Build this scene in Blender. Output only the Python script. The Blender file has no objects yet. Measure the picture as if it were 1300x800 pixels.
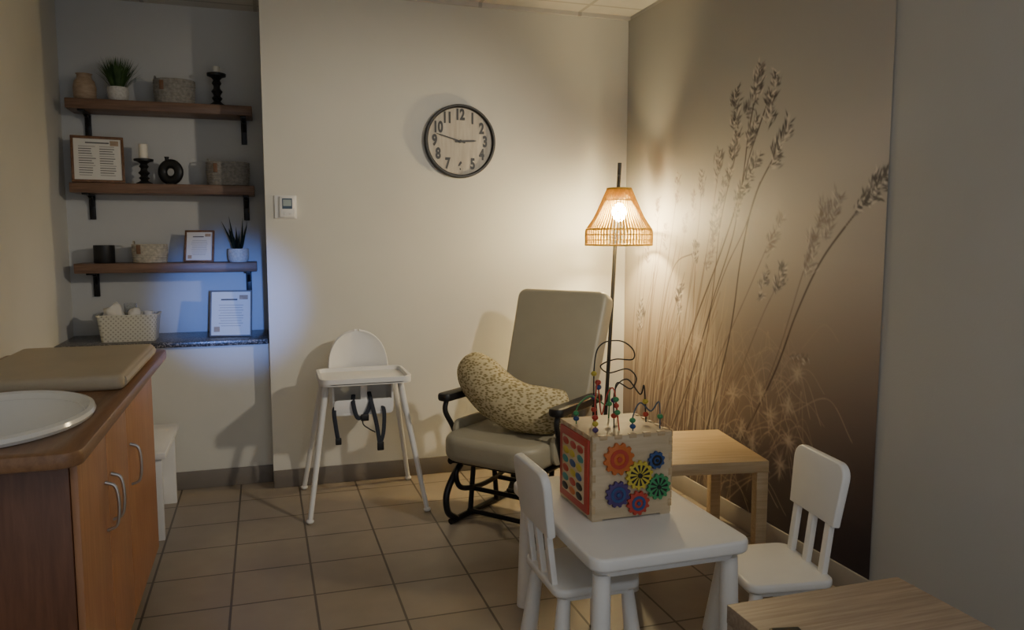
import bpy, bmesh, math, random
import numpy as np
from mathutils import Vector, Matrix, Euler
random.seed(4)
rng = np.random.RandomState(7)
COL = bpy.context.scene.collection
R = math.radians

# ------------------------------------------------------------------ materials
def nodes_mat(name):
    m = bpy.data.materials.new(name); m.use_nodes = True
    nt = m.node_tree
    return m, nt, nt.nodes['Principled BSDF']

def mat(name, col, rough=0.5, metal=0.0, var=0.06, scale=12.0, bump=0.0, emit=None, estr=0, trans=0, alpha=1, bscale=None, translucent=0):
    m, nt, p = nodes_mat(name)
    tc = nt.nodes.new('ShaderNodeTexCoord')
    nz = nt.nodes.new('ShaderNodeTexNoise'); nz.inputs['Scale'].default_value = scale; nz.inputs['Detail'].default_value = 4
    nt.links.new(tc.outputs['Object'], nz.inputs['Vector'])
    cr = nt.nodes.new('ShaderNodeValToRGB')
    cr.color_ramp.elements[0].position = .3; cr.color_ramp.elements[1].position = .7
    cr.color_ramp.elements[0].color = [max(0, c*(1-var)) for c in col]+[1]
    cr.color_ramp.elements[1].color = [min(1, c*(1+var)) for c in col]+[1]
    nt.links.new(nz.outputs['Fac'], cr.inputs['Fac'])
    nt.links.new(cr.outputs['Color'], p.inputs['Base Color'])
    p.inputs['Roughness'].default_value = rough
    p.inputs['Metallic'].default_value = metal
    if bump:
        n2 = nt.nodes.new('ShaderNodeTexNoise'); n2.inputs['Scale'].default_value = bscale or scale*8
        nt.links.new(tc.outputs['Object'], n2.inputs['Vector'])
        b = nt.nodes.new('ShaderNodeBump'); b.inputs['Strength'].default_value = bump; b.inputs['Distance'].default_value = .004
        nt.links.new(n2.outputs['Fac'], b.inputs['Height']); nt.links.new(b.outputs['Normal'], p.inputs['Normal'])
    if emit:
        p.inputs['Emission Color'].default_value = list(emit)+[1]; p.inputs['Emission Strength'].default_value = estr
    if trans: p.inputs['Transmission Weight'].default_value = trans
    if alpha < 1: p.inputs['Alpha'].default_value = alpha
    if translucent:
        tr = nt.nodes.new('ShaderNodeBsdfTranslucent'); nt.links.new(cr.outputs['Color'], tr.inputs['Color'])
        mx = nt.nodes.new('ShaderNodeMixShader'); mx.inputs[0].default_value = translucent
        nt.links.new(p.outputs[0], mx.inputs[1]); nt.links.new(tr.outputs[0], mx.inputs[2])
        nt.links.new(mx.outputs[0], nt.nodes['Material Output'].inputs['Surface'])
    return m

def wood(name, c1, c2, stretch=(1, 12, 12), rough=.45, scale=5, lines=.5):
    m, nt, p = nodes_mat(name)
    tc = nt.nodes.new('ShaderNodeTexCoord'); mp = nt.nodes.new('ShaderNodeMapping')
    mp.inputs['Scale'].default_value = stretch
    nt.links.new(tc.outputs['Object'], mp.inputs['Vector'])
    nz = nt.nodes.new('ShaderNodeTexNoise'); nz.inputs['Scale'].default_value = scale; nz.inputs['Detail'].default_value = 6
    nz.inputs['Roughness'].default_value = .6; nz.inputs['Distortion'].default_value = .3
    nt.links.new(mp.outputs['Vector'], nz.inputs['Vector'])
    cr = nt.nodes.new('ShaderNodeValToRGB')
    cr.color_ramp.elements[0].position = .5-.3*lines; cr.color_ramp.elements[1].position = .5+.3*lines
    cr.color_ramp.elements[0].color = list(c1)+[1]; cr.color_ramp.elements[1].color = list(c2)+[1]
    nt.links.new(nz.outputs['Fac'], cr.inputs['Fac']); nt.links.new(cr.outputs['Color'], p.inputs['Base Color'])
    p.inputs['Roughness'].default_value = rough
    return m

def grid_mat(name, c1, c2, cm, size, mortar, off=(0, 0, 0), rough=.4, bump=.3):
    m, nt, p = nodes_mat(name)
    tc = nt.nodes.new('ShaderNodeTexCoord'); mp = nt.nodes.new('ShaderNodeMapping')
    mp.inputs['Location'].default_value = off
    nt.links.new(tc.outputs['Object'], mp.inputs['Vector'])
    br = nt.nodes.new('ShaderNodeTexBrick'); br.offset = 0; br.squash = 1
    br.inputs['Scale'].default_value = 1; br.inputs['Brick Width'].default_value = size; br.inputs['Row Height'].default_value = size
    br.inputs['Mortar Size'].default_value = mortar; br.inputs['Mortar Smooth'].default_value = .2
    br.inputs['Color1'].default_value = list(c1)+[1]; br.inputs['Color2'].default_value = list(c2)+[1]; br.inputs['Mortar'].default_value = list(cm)+[1]
    nt.links.new(mp.outputs['Vector'], br.inputs['Vector'])
    nz = nt.nodes.new('ShaderNodeTexNoise'); nz.inputs['Scale'].default_value = 9; nz.inputs['Detail'].default_value = 5
    nt.links.new(tc.outputs['Object'], nz.inputs['Vector'])
    mx = nt.nodes.new('ShaderNodeMix'); mx.data_type = 'RGBA'; mx.blend_type = 'MULTIPLY'; mx.inputs[0].default_value = .2
    nt.links.new(br.outputs['Color'], mx.inputs[6]); nt.links.new(nz.outputs['Fac'], mx.inputs[7])
    nt.links.new(mx.outputs[2], p.inputs['Base Color'])
    b = nt.nodes.new('ShaderNodeBump'); b.inputs['Strength'].default_value = bump; b.inputs['Distance'].default_value = .003; b.invert = True
    nt.links.new(br.outputs['Fac'], b.inputs['Height']); nt.links.new(b.outputs['Normal'], p.inputs['Normal'])
    p.inputs['Roughness'].default_value = rough
    return m

def speck_mat(name, cols, scale, rough=.3, rnd=1.0):
    m, nt, p = nodes_mat(name)
    tc = nt.nodes.new('ShaderNodeTexCoord')
    v = nt.nodes.new('ShaderNodeTexVoronoi'); v.inputs['Scale'].default_value = scale; v.inputs['Randomness'].default_value = rnd
    nt.links.new(tc.outputs['Object'], v.inputs['Vector'])
    sp = nt.nodes.new('ShaderNodeSeparateColor'); nt.links.new(v.outputs['Color'], sp.inputs['Color'])
    cr = nt.nodes.new('ShaderNodeValToRGB'); cr.color_ramp.interpolation = 'CONSTANT'
    els = cr.color_ramp.elements
    for i, c in enumerate(cols):
        e = els[i] if i < 2 else els.new(i/len(cols))
        e.position = i/len(cols); e.color = list(c)+[1]
    nt.links.new(sp.outputs[0], cr.inputs['Fac']); nt.links.new(cr.outputs['Color'], p.inputs['Base Color'])
    p.inputs['Roughness'].default_value = rough
    return m

def leaf_fabric(name):
    m, nt, p = nodes_mat(name)
    tc = nt.nodes.new('ShaderNodeTexCoord'); mp = nt.nodes.new('ShaderNodeMapping')
    mp.inputs['Scale'].default_value = (1, 1, 2.0); mp.inputs['Rotation'].default_value = (.5, .6, .3)
    nt.links.new(tc.outputs['Object'], mp.inputs['Vector'])
    v = nt.nodes.new('ShaderNodeTexVoronoi'); v.inputs['Scale'].default_value = 58; v.feature = 'F1'
    nt.links.new(mp.outputs['Vector'], v.inputs['Vector'])
    cr = nt.nodes.new('ShaderNodeValToRGB')
    cr.color_ramp.elements[0].position = .32; cr.color_ramp.elements[0].color = (.25, .195, .08, 1)
    cr.color_ramp.elements[1].position = .58; cr.color_ramp.elements[1].color = (.58, .50, .31, 1)
    nt.links.new(v.outputs['Distance'], cr.inputs['Fac']); nt.links.new(cr.outputs['Color'], p.inputs['Base Color'])
    p.inputs['Roughness'].default_value = .9
    return m

def holes_mat(name, c1, c2, k):
    m, nt, p = nodes_mat(name)
    tc = nt.nodes.new('ShaderNodeTexCoord'); sx = nt.nodes.new('ShaderNodeSeparateXYZ'); nt.links.new(tc.outputs['Object'], sx.inputs[0])
    def s(o):
        a = nt.nodes.new('ShaderNodeMath'); a.operation = 'MULTIPLY'; a.inputs[1].default_value = k; nt.links.new(o, a.inputs[0])
        b = nt.nodes.new('ShaderNodeMath'); b.operation = 'SINE'; nt.links.new(a.outputs[0], b.inputs[0]); return b
    ad = nt.nodes.new('ShaderNodeMath'); ad.operation = 'ADD'; nt.links.new(sx.outputs[0], ad.inputs[0]); nt.links.new(sx.outputs[1], ad.inputs[1])
    a = s(ad.outputs[0]); b = s(sx.outputs[2])
    q = nt.nodes.new('ShaderNodeMath'); q.operation = 'MULTIPLY'; nt.links.new(a.outputs[0], q.inputs[0]); nt.links.new(b.outputs[0], q.inputs[1])
    g = nt.nodes.new('ShaderNodeMath'); g.operation = 'GREATER_THAN'; g.inputs[1].default_value = .45; nt.links.new(q.outputs[0], g.inputs[0])
    mx = nt.nodes.new('ShaderNodeMix'); mx.data_type = 'RGBA'; mx.inputs[6].default_value = list(c1)+[1]; mx.inputs[7].default_value = list(c2)+[1]
    nt.links.new(g.outputs[0], mx.inputs[0]); nt.links.new(mx.outputs[2], p.inputs['Base Color']); p.inputs['Roughness'].default_value = .5
    return m

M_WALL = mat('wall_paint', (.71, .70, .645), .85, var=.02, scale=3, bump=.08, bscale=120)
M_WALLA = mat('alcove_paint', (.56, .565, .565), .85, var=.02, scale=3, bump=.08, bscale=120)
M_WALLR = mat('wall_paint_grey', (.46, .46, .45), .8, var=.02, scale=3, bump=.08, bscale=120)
M_BASE = mat('baseboard_vinyl', (.21, .185, .16), .5, var=.04)
M_BASEL = mat('baseboard_light', (.40, .37, .34), .5, var=.04)
M_FLOOR = grid_mat('floor_tile', (.39, .33, .265), (.36, .305, .243), (.13, .105, .083), .31, .005, (-.154, -.24, 0), .38)
M_CEIL = grid_mat('ceiling_tile', (.7, .68, .64), (.68, .66, .62), (.5, .48, .45), .61, .012, (0, 0, 0), .9)
M_SHELF = wood('shelf_walnut', (.13, .072, .046), (.22, .128, .084), (1, 14, 14), .45)
M_BLACK = mat('black_metal', (.012, .012, .013), .45, var=.1)
M_IRON = mat('dark_iron', (.02, .02, .022), .4, .6)
M_WHITE = mat('white_plastic', (.86, .85, .83), .35, var=.015)
M_WHITE2 = mat('white_steel', (.78, .78, .76), .3, var=.02)
M_PORC = mat('porcelain', (.85, .85, .83), .12, var=.01)
M_COUNTER = wood('counter_wood', (.22, .112, .056), (.31, .165, .083), (10, 1, 10), .35)
M_DOOR = wood('door_cherry', (.38, .18, .088), (.46, .23, .118), (10, 10, 1), .4)
M_SIDE = wood('cabinet_side_wood', (.14, .056, .028), (.20, .083, .042), (10, 10, 1), .4)
M_DARK = mat('toe_kick', (.02, .016, .014), .7)
M_STEEL = mat('brushed_steel', (.55, .53, .5), .3, .9)
M_OAK = wood('light_oak', (.45, .32, .175), (.60, .45, .27), (1, 18, 18), .45, 4, .6)
M_OAK2 = wood('washed_oak', (.29, .22, .165), (.43, .345, .265), (1, 22, 22), .5, 4, .5)
M_PLY = wood('birch_ply', (.52, .41, .26), (.63, .51, .345), (1, 1, 8), .5)
M_VINYL = mat('taupe_vinyl', (.37, .34, .255), .42, var=.05, scale=5, bump=.12, bscale=160)
M_PILLOW = leaf_fabric('leaf_print_fabric')
M_PAD = mat('beige_vinyl', (.48, .41, .30), .5, var=.04, scale=6)
M_GRAN = speck_mat('granite', [(.02, .02, .022), (.10, .09, .09), (.25, .23, .21), (.05, .05, .055)], 170)
M_ROPE = mat('grey_rope', (.30, .285, .26), .9, var=.25, scale=60, bump=.6)
M_ROPE2 = mat('cream_rope', (.50, .46, .38), .9, var=.25, scale=60, bump=.6)
M_TAN = wood('tan_vase_wood', (.38, .27, .18), (.50, .37, .26), (4, 4, 14), .6)
M_GREEN = mat('grass_green', (.05, .10, .028), .7, var=.4, scale=20)
M_SNAKE = mat('dark_leaf', (.018, .035, .022), .5, var=.5, scale=20)
M_POT = mat('patterned_pot', (.62, .60, .56), .6, var=.15, scale=90)
M_PAPER = mat('paper', (.74, .72, .67), .8, var=.01)
M_INK = mat('ink', (.14, .13, .13), .8)
M_INKL = mat('grey_ink', (.42, .39, .37), .8)
M_FRAMEB = wood('frame_brown', (.13, .06, .03), (.22, .11, .055), (10, 10, 10), .5)
M_FRAMEG = mat('frame_grey', (.16, .15, .145), .5)
M_RATTAN = mat('rattan', (.56, .37, .075), .7, var=.2, scale=60, translucent=.25)
M_BULB = mat('bulb_glow', (1, .8, .5), .5, emit=(1, .79, .42), estr=1000)
M_CLOCK = wood('clock_face_whitewash', (.46, .42, .36), (.60, .56, .49), (10, 10, 1), .7)
M_CREAM = mat('candle_wax', (.82, .78, .68), .5, var=.02)
M_BASKETW = holes_mat('white_perforated', (.66, .64, .55), (.40, .38, .31), 260)
M_CLEAR = mat('clear_plastic', (.8, .82, .82), .15, trans=.8)
M_STRAP = mat('strap_navy', (.03, .035, .05), .8)
M_SCREEN = mat('lcd', (.35, .42, .42), .3)
M_BLUEP = mat('blue_dark_plastic', (.05, .09, .15), .4)
def C(name, c, r=.45): return mat(name, c, r, var=.05)
M_RED = C('red_paint', (.46, .055, .035)); M_ORANGE = C('orange_paint', (.56, .15, .035)); M_YEL = C('yellow_paint', (.56, .45, .06))
M_GRN = C('green_paint', (.055, .28, .11)); M_BLUE = C('blue_paint', (.03, .075, .22)); M_PURP = C('purple_paint', (.075, .045, .16)); M_TEAL = C('teal_paint', (.05, .26, .26))

# ------------------------------------------------------------------ builder
def rrect(w, h, r, n=6, r2=None):
    pts = []
    for cx, cy, a0 in ((w/2-r, h/2-r, 0), (-w/2+r, h/2-r, 90), (-w/2+r, -h/2+r, 180), (w/2-r, -h/2+r, 270)):
        for i in range(n+1):
            a = R(a0+90*i/n); pts.append((cx+r*math.cos(a), cy+r*math.sin(a)))
    return pts

def smooth_path(pts, sub=8):
    P = [Vector(p) for p in pts]
    if len(P) < 3: return P
    out = []
    for i in range(len(P)-1):
        p0 = P[i-1] if i else P[0]*2-P[1]; p1 = P[i]; p2 = P[i+1]; p3 = P[i+2] if i+2 < len(P) else P[-1]*2-P[-2]
        for j in range(sub):
            t = j/sub
            out.append(.5*((2*p1)+(p2-p0)*t+(2*p0-5*p1+4*p2-p3)*t*t+(-p0+3*p1-3*p2+p3)*t**3))
    out.append(P[-1]); return out

RX90 = Matrix.Rotation(R(90), 4, 'X')      # (x,y,z)->(x,-z,y)
def T(x, y, z): return Matrix.Translation((x, y, z))

class B:
    def __init__(s): s.bm = bmesh.new()
    def _m(s, t, M=None, mi=0):
        if M is not None: t.transform(M)
        for f in t.faces: f.material_index = mi
        me = bpy.data.meshes.new('tmp'); t.to_mesh(me); t.free(); s.bm.from_mesh(me); bpy.data.meshes.remove(me); return s
    def box(s, c, d, bev=0, mi=0, M=None, seg=2):
        t = bmesh.new(); bmesh.ops.create_cube(t, size=1)
        for v in t.verts: v.co = Vector((v.co.x*d[0], v.co.y*d[1], v.co.z*d[2]))
        if bev: bmesh.ops.bevel(t, geom=t.edges[:], offset=bev, segments=seg, profile=.5, affect='EDGES')
        MM = T(*c)
        return s._m(t, (M @ MM) if M is not None else MM, mi)
    def prism(s, poly, z0, z1, M=None, bev=0, mi=0, seg=2):
        t = bmesh.new(); vs = [t.verts.new((p[0], p[1], z0)) for p in poly]
        f = t.faces.new(vs)
        r = bmesh.ops.extrude_face_region(t, geom=[f])
        for v in [g for g in r['geom'] if isinstance(g, bmesh.types.BMVert)]: v.co.z = z1
        bmesh.ops.recalc_face_normals(t, faces=t.faces[:])
        if bev:
            ed = [e for e in t.edges if abs(e.verts[0].co.z-e.verts[1].co.z) < 1e-6]
            bmesh.ops.bevel(t, geom=ed, offset=bev, segments=seg, profile=.5, affect='EDGES')
        return s._m(t, M, mi)
    def sweep(s, path, radii, seg=10, mi=0, caps=True, M=None, flat=1.0, smooth=0):
        P = smooth_path(path, smooth) if smooth else [Vector(p) for p in path]
        n = len(P)
        if not hasattr(radii, '__len__'): rr = [radii]*n
        else:
            k = len(radii); rr = [np.interp(i/(n-1)*(k-1), range(k), radii) for i in range(n)]
        t = bmesh.new(); rings = []
        tan = [(P[min(i+1, n-1)]-P[max(i-1, 0)]).normalized() for i in range(n)]
        ref = Vector((0, 0, 1)) if abs(tan[0].z) < .9 else Vector((1, 0, 0))
        nrm = tan[0].cross(ref).normalized()
        for i in range(n):
            nrm = (nrm - tan[i]*nrm.dot(tan[i]))
            if nrm.length < 1e-6: nrm = tan[i].orthogonal()
            nrm.normalize(); bi = tan[i].cross(nrm)
            rings.append([t.verts.new(P[i]+(nrm*math.cos(2*math.pi*j/seg)+bi*math.sin(2*math.pi*j/seg)*flat)*rr[i]) for j in range(seg)])
        for i in range(n-1):
            for j in range(seg):
                t.faces.new((rings[i][j], rings[i][(j+1) % seg], rings[i+1][(j+1) % seg], rings[i+1][j]))
        if caps: t.faces.new(rings[0]); t.faces.new(rings[-1])
        bmesh.ops.recalc_face_normals(t, faces=t.faces[:])
        return s._m(t, M, mi)
    def cyl(s, p0, p1, r0, r1=None, seg=20, mi=0, M=None):
        return s.sweep([p0, p1], [r0, r0 if r1 is None else r1], seg, mi, True, M)
    def lathe(s, prof, seg=32, mi=0, M=None, sx=1, sy=1, closed=False):
        t = bmesh.new(); rings = []
        for r, z in prof:
            if r < 1e-6: rings.append([t.verts.new((0, 0, z))])
            else: rings.append([t.verts.new((r*sx*math.cos(2*math.pi*j/seg), r*sy*math.sin(2*math.pi*j/seg), z)) for j in range(seg)])
        m = len(rings)
        for i in range(m if closed else m-1):
            a, b = rings[i], rings[(i+1) % m]
            for j in range(seg):
                k = (j+1) % seg
                if len(a) == 1 and len(b) == 1: continue
                if len(a) == 1: t.faces.new((a[0], b[k], b[j]))
                elif len(b) == 1: t.faces.new((a[j], a[k], b[0]))
                else: t.faces.new((a[j], a[k], b[k], b[j]))
        bmesh.ops.recalc_face_normals(t, faces=t.faces[:])
        return s._m(t, M, mi)
    def ball(s, c, r, mi=0, M=None, seg=14):
        rx, ry, rz = (r, r, r) if not hasattr(r, '__len__') else r
        t = bmesh.new(); bmesh.ops.create_uvsphere(t, u_segments=seg, v_segments=max(6, seg//2+2), radius=1)
        MM = T(*c) @ Matrix.Diagonal((rx, ry, rz, 1))
        return s._m(t, (M @ MM) if M is not None else MM, mi)
    def obj(s, name, mats, parent=None, label=None, sharp=35, loc=None, rotz=0):
        for f in s.bm.faces: f.smooth = True
        for e in s.bm.edges:
            if len(e.link_faces) == 2 and e.calc_face_angle(0) > R(sharp): e.smooth = False
        me = bpy.data.meshes.new(name); s.bm.to_mesh(me); s.bm.free()
        if not isinstance(mats, (list, tuple)): mats = [mats]
        for m in mats: me.materials.append(m)
        o = bpy.data.objects.new(name, me); COL.objects.link(o)
        if parent: o.parent = parent
        if label: o['label'] = label
        if loc: o.location = loc
        if rotz: o.rotation_euler[2] = R(rotz)
        return o

def thing(name, label, cat, loc=(0, 0, 0), rotz=0, group=None):
    o = bpy.data.objects.new(name, None); o.empty_display_size = .1; COL.objects.link(o)
    o.location = loc; o.rotation_euler[2] = R(rotz); o['label'] = label; o['category'] = cat
    if group: o['group'] = group
    return o
def tag(o, label, cat, group=None):
    o['label'] = label; o['category'] = cat
    if group: o['group'] = group
    return o
def dup(root, loc, rotz, label=None):
    def cp(o, par):
        n = o.copy(); COL.objects.link(n)
        if par: n.parent = par
        for c in o.children: cp(c, n)
        return n
    n = cp(root, None); n.location = loc; n.rotation_euler[2] = R(rotz)
    if label: n['label'] = label
    return n
def structure(o): o['kind'] = 'structure'; return o

# ------------------------------------------------------------------ room shell
CZ = 2.72; WX = 2.16; LX = -1.05; BY = 4.44; AY = 5.0
def sbox(name, x0, x1, y0, y1, z0, z1, m, bev=0):
    return structure(B().box(((x0+x1)/2, (y0+y1)/2, (z0+z1)/2), (x1-x0, y1-y0, z1-z0), bev).obj(name, m))
sbox('floor', LX-.1, WX+.1, -1.2, 5.1, -.08, 0, M_FLOOR)
sbox('ceiling', LX-.1, WX+.1, -1.2, 5.1, CZ, CZ+.08, M_CEIL)
sbox('wall_left', LX-.1, LX, -1.2, 5.1, 0, CZ, M_WALL)
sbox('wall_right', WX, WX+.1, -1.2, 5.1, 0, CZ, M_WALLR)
sbox('wall_back', .02, WX, BY, 5.1, 0, CZ, M_WALL)
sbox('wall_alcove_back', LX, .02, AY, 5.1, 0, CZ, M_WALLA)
sbox('wall_alcove_front', LX, .02, 4.57, AY, 0, .80, M_WALL)
sbox('baseboard_back', .02, WX, BY-.012, BY, 0, .10, M_BASE, .003)
sbox('baseboard_alcove', LX, .02, 4.558, 4.57, 0, .10, M_BASE, .003)
sbox('baseboard_right', WX-.012, WX, -1.2, BY-.012, 0, .10, M_BASEL, .003)
sbox('trim_ceiling', .02, WX, BY-.02, BY, CZ-.022, CZ, M_CEIL)

# ------------------------------------------------------------------ mural (painted colour field on the wall sheet)
Y0, Y1, Z0, Z1 = 2.30, 4.438, .10, 2.698
NY, NZ = 560, 680
ys = np.linspace(Y0, Y1, NY); zs = np.linspace(Z0, Z1, NZ)
YY, ZZ = np.meshgrid(ys, zs)
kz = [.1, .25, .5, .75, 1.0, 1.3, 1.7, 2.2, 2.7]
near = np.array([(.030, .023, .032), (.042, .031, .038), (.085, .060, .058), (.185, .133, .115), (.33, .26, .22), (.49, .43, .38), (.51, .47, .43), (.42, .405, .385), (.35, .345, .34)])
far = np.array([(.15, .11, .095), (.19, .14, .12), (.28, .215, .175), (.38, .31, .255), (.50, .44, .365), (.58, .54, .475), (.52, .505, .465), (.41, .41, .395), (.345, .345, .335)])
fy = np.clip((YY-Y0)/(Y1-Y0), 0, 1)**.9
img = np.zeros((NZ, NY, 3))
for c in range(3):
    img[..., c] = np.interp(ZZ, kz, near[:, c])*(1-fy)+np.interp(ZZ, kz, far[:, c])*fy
def dab(y, z, ra, rb, ang, col, al):
    r = max(ra, rb)*2.2
    i0, i1 = np.searchsorted(zs, [z-r, z+r]); j0, j1 = np.searchsorted(ys, [y-r, y+r])
    if i1 <= i0 or j1 <= j0: return
    dy = YY[i0:i1, j0:j1]-y; dz = ZZ[i0:i1, j0:j1]-z
    ca, sa = math.cos(ang), math.sin(ang)
    u = (dy*ca+dz*sa)/ra; v = (-dy*sa+dz*ca)/rb
    w = (al*np.exp(-(u*u+v*v)**1.3))[..., None]
    img[i0:i1, j0:j1] = img[i0:i1, j0:j1]*(1-w)+np.array(col)*w
def art(u, v):
    # rectify the foreshortened artwork layout on to wall metres (Y, Z)
    a = (u-650)/990; b = (400-v)/990
    t = (WX-.005)/(.3020+.9528*a+.0305*b)
    return (t*(.9479-.3035*a+.0958*b), 1.4+t*(-.1005+.9949*b))
def stem(pts, w, col, al=.7):
    P = smooth_path([Vector((*art(*p), 0)) for p in pts], 14)
    for p, q in zip(P[:-1], P[1:]):
        L = (q-p).length; n = max(1, int(L/.007)); an = math.atan2((q-p).y, (q-p).x)
        for k in range(n):
            c = p.lerp(q, k/n); dab(c.x, c.y, .008, w, an, col, al)
    return P
def head(u, v, L, tilt, dark, light, al=.75, n=None, wd=.40):
    y, z = art(u, v)
    n = n or int(120*L/.2)
    d = (math.cos(tilt), math.sin(tilt)); nn = (-d[1], d[0])
    lobes = [(rng.uniform(-.42, .42), rng.uniform(-1, 1)) for _ in range(9)]
    for k in range(n):
        # fluffy tufts clustered into small lobes along the head
        ls, lo = lobes[rng.randint(len(lobes))]
        s = ls+rng.normal(0, .07); wdt = wd*L*max(.15, 1-abs(ls*1.7)**2)*.5
        off = lo*wdt*.8+rng.normal(0, .10)*L*.6
        cy = y+d[0]*s*L+nn[0]*off; cz = z+d[1]*s*L+nn[1]*off
        an = tilt+math.copysign(rng.uniform(.2, 1.3), off)
        f = rng.rand()
        col = dark if f < .55 else ((.25, .22, .22) if f < .75 else light)
        dab(cy, cz, rng.uniform(.008, .017)*L/.16, .0046, an, col, al)
# hazy tall grass along the far bottom
for k in range(150):
    u = rng.uniform(797, 915); v = rng.uniform(480, 560)+(u-797)*.45
    top = v-rng.uniform(60, 230)
    lean = rng.uniform(5, 45)
    col = [(.52, .43, .33), (.14, .08, .06), (.56, .48, .38), (.18, .11, .085)][rng.randint(4)]
    stem([(u, v+30), (u+lean*.4, (v+top)/2), (u+lean, top)], rng.uniform(.0025, .005), col, rng.uniform(.2, .5))
for k in range(110):
    u = rng.uniform(870, 1020); v = rng.uniform(440, 640)
    a0 = rng.uniform(-45, 45)
    stem([(u, v), (u+a0, v-rng.uniform(10, 45)), (u+a0*1.7, v+rng.uniform(-10, 50))], .0036, (.47, .37, .29), rng.uniform(.10, .36))
DK = (.065, .054, .058); LT = (.68, .62, .56); BR = (.065, .035, .030); MD = (.19, .14, .12)
stem([(832, 560), (858, 480), (885, 400), (915, 320), (940, 240), (950, 170), (964, 92)], .0052, BR, .9)
stem([(846, 560), (880, 470), (905, 380), (930, 300), (945, 220), (978, 118)], .0045, BR, .85)
stem([(890, 575), (925, 430), (940, 330), (958, 250), (990, 185)], .0052, BR, .9)
stem([(870, 560), (895, 440), (907, 350), (915, 280), (935, 190)], .004, BR, .75)
stem([(858, 560), (885, 450), (918, 350), (945, 290), (965, 230)], .004, BR, .7)
stem([(925, 590), (980, 480), (1010, 400), (1040, 335), (1075, 285), (1108, 245)], .0052, BR, .9)
stem([(935, 580), (985, 455), (1018, 350), (1040, 290)], .0042, MD, .55)
stem([(865, 560), (905, 470), (945, 380), (975, 310), (985, 290)], .004, MD, .55)
stem([(905, 560), (940, 470), (968, 400), (990, 355)], .004, MD, .5)
stem([(826, 540), (838, 420), (855, 340), (883, 320)], .0036, BR, .65)
stem([(812, 530), (822, 430), (832, 330), (835, 270)], .004, MD, .55)
stem([(818, 530), (838, 400), (852, 300), (860, 240)], .004, MD, .55)
stem([(803, 520), (808, 440), (813, 400)], .0036, BR, .6)
stem([(840, 540), (870, 400), (885, 300), (892, 225)], .004, MD, .6)
stem([(850, 545), (880, 420), (900, 300), (912, 215)], .004, MD, .55)
stem([(852, 540), (862, 450), (862, 380)], .0036, BR, .6)
for (u, v, L, t, al) in [(962, 103, .20, 1.9, .9), (981, 122, .22, 1.8, .9), (934, 135, .20, 1.7, .85), (950, 138, .16, 2.6, .65), (957, 163, .18, 2.1, .8), (991, 183, .24, 2.2, .92),
                     (929, 198, .21, 1.7, .85), (951, 222, .24, 2.3, .9), (912, 212, .18, 1.7, .65), (908, 281, .19, 1.7, .75), (890, 226, .17, 1.6, .6), (936, 165, .14, 1.7, .65),
                     (860, 238, .16, 1.6, .52), (835, 262, .16, 1.6, .48), (845, 300, .15, 1.6, .42), (1110, 240, .22, 2.5, .92), (1121, 229, .13, 2.3, .85), (1098, 255, .13, 2.6, .85), (1038, 288, .24, 2.0, .5), (1057, 278, .24, 2.0, .5), (1030, 330, .18, 2, .5),
                     (983, 297, .2, 2.2, .5), (990, 355, .19, 2.0, .65), (968, 362, .17, 2.0, .55), (862, 380, .18, 1.7, .75), (883, 318, .14, 1.7, .7), (813, 400, .19, 1.6, .75),
                     (1014, 455, .12, 3.0, .5), (938, 255, .16, 1.8, .55), (918, 240, .15, 1.8, .55), (900, 330, .14, 2, .5), (880, 258, .15, 1.7, .48), (822, 320, .14, 1.6, .45), (870, 280, .13, 1.7, .45), (905, 310, .14, 1.8, .45)]:
    head(u, v, L, t, DK if al > .54 else MD, LT, al)
for (u, v) in [(1012, 475), (978, 528), (1000, 515), (955, 560), (1000, 560), (940, 545), (885, 430), (990, 590), (930, 500), (965, 500)]:
    for k in range(40):
        a = rng.uniform(0, 6.28); y, z = art(u, v)
        dab(y+.045*math.cos(a)*rng.rand(), z+.055*math.sin(a)*rng.rand(), .024, .0045, a, (.50, .41, .33), .32)
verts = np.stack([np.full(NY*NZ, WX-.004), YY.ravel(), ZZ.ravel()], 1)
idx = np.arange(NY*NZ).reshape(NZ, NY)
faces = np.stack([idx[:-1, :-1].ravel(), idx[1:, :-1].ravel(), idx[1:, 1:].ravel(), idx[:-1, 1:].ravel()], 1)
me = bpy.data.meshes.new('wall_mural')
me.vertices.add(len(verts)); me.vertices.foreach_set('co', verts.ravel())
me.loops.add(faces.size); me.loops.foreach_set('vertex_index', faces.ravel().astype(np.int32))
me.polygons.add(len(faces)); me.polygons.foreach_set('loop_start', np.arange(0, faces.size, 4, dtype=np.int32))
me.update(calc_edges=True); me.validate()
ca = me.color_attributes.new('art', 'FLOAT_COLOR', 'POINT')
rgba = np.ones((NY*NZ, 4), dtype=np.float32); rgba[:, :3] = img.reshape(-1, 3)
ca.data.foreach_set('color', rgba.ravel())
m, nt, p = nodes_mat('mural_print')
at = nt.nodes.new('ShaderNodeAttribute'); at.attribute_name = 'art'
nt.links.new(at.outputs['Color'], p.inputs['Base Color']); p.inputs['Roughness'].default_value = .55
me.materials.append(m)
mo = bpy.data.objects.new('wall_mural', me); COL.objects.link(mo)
tag(mo, 'large printed wallpaper mural of wild grasses in warm haze', 'mural')

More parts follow.
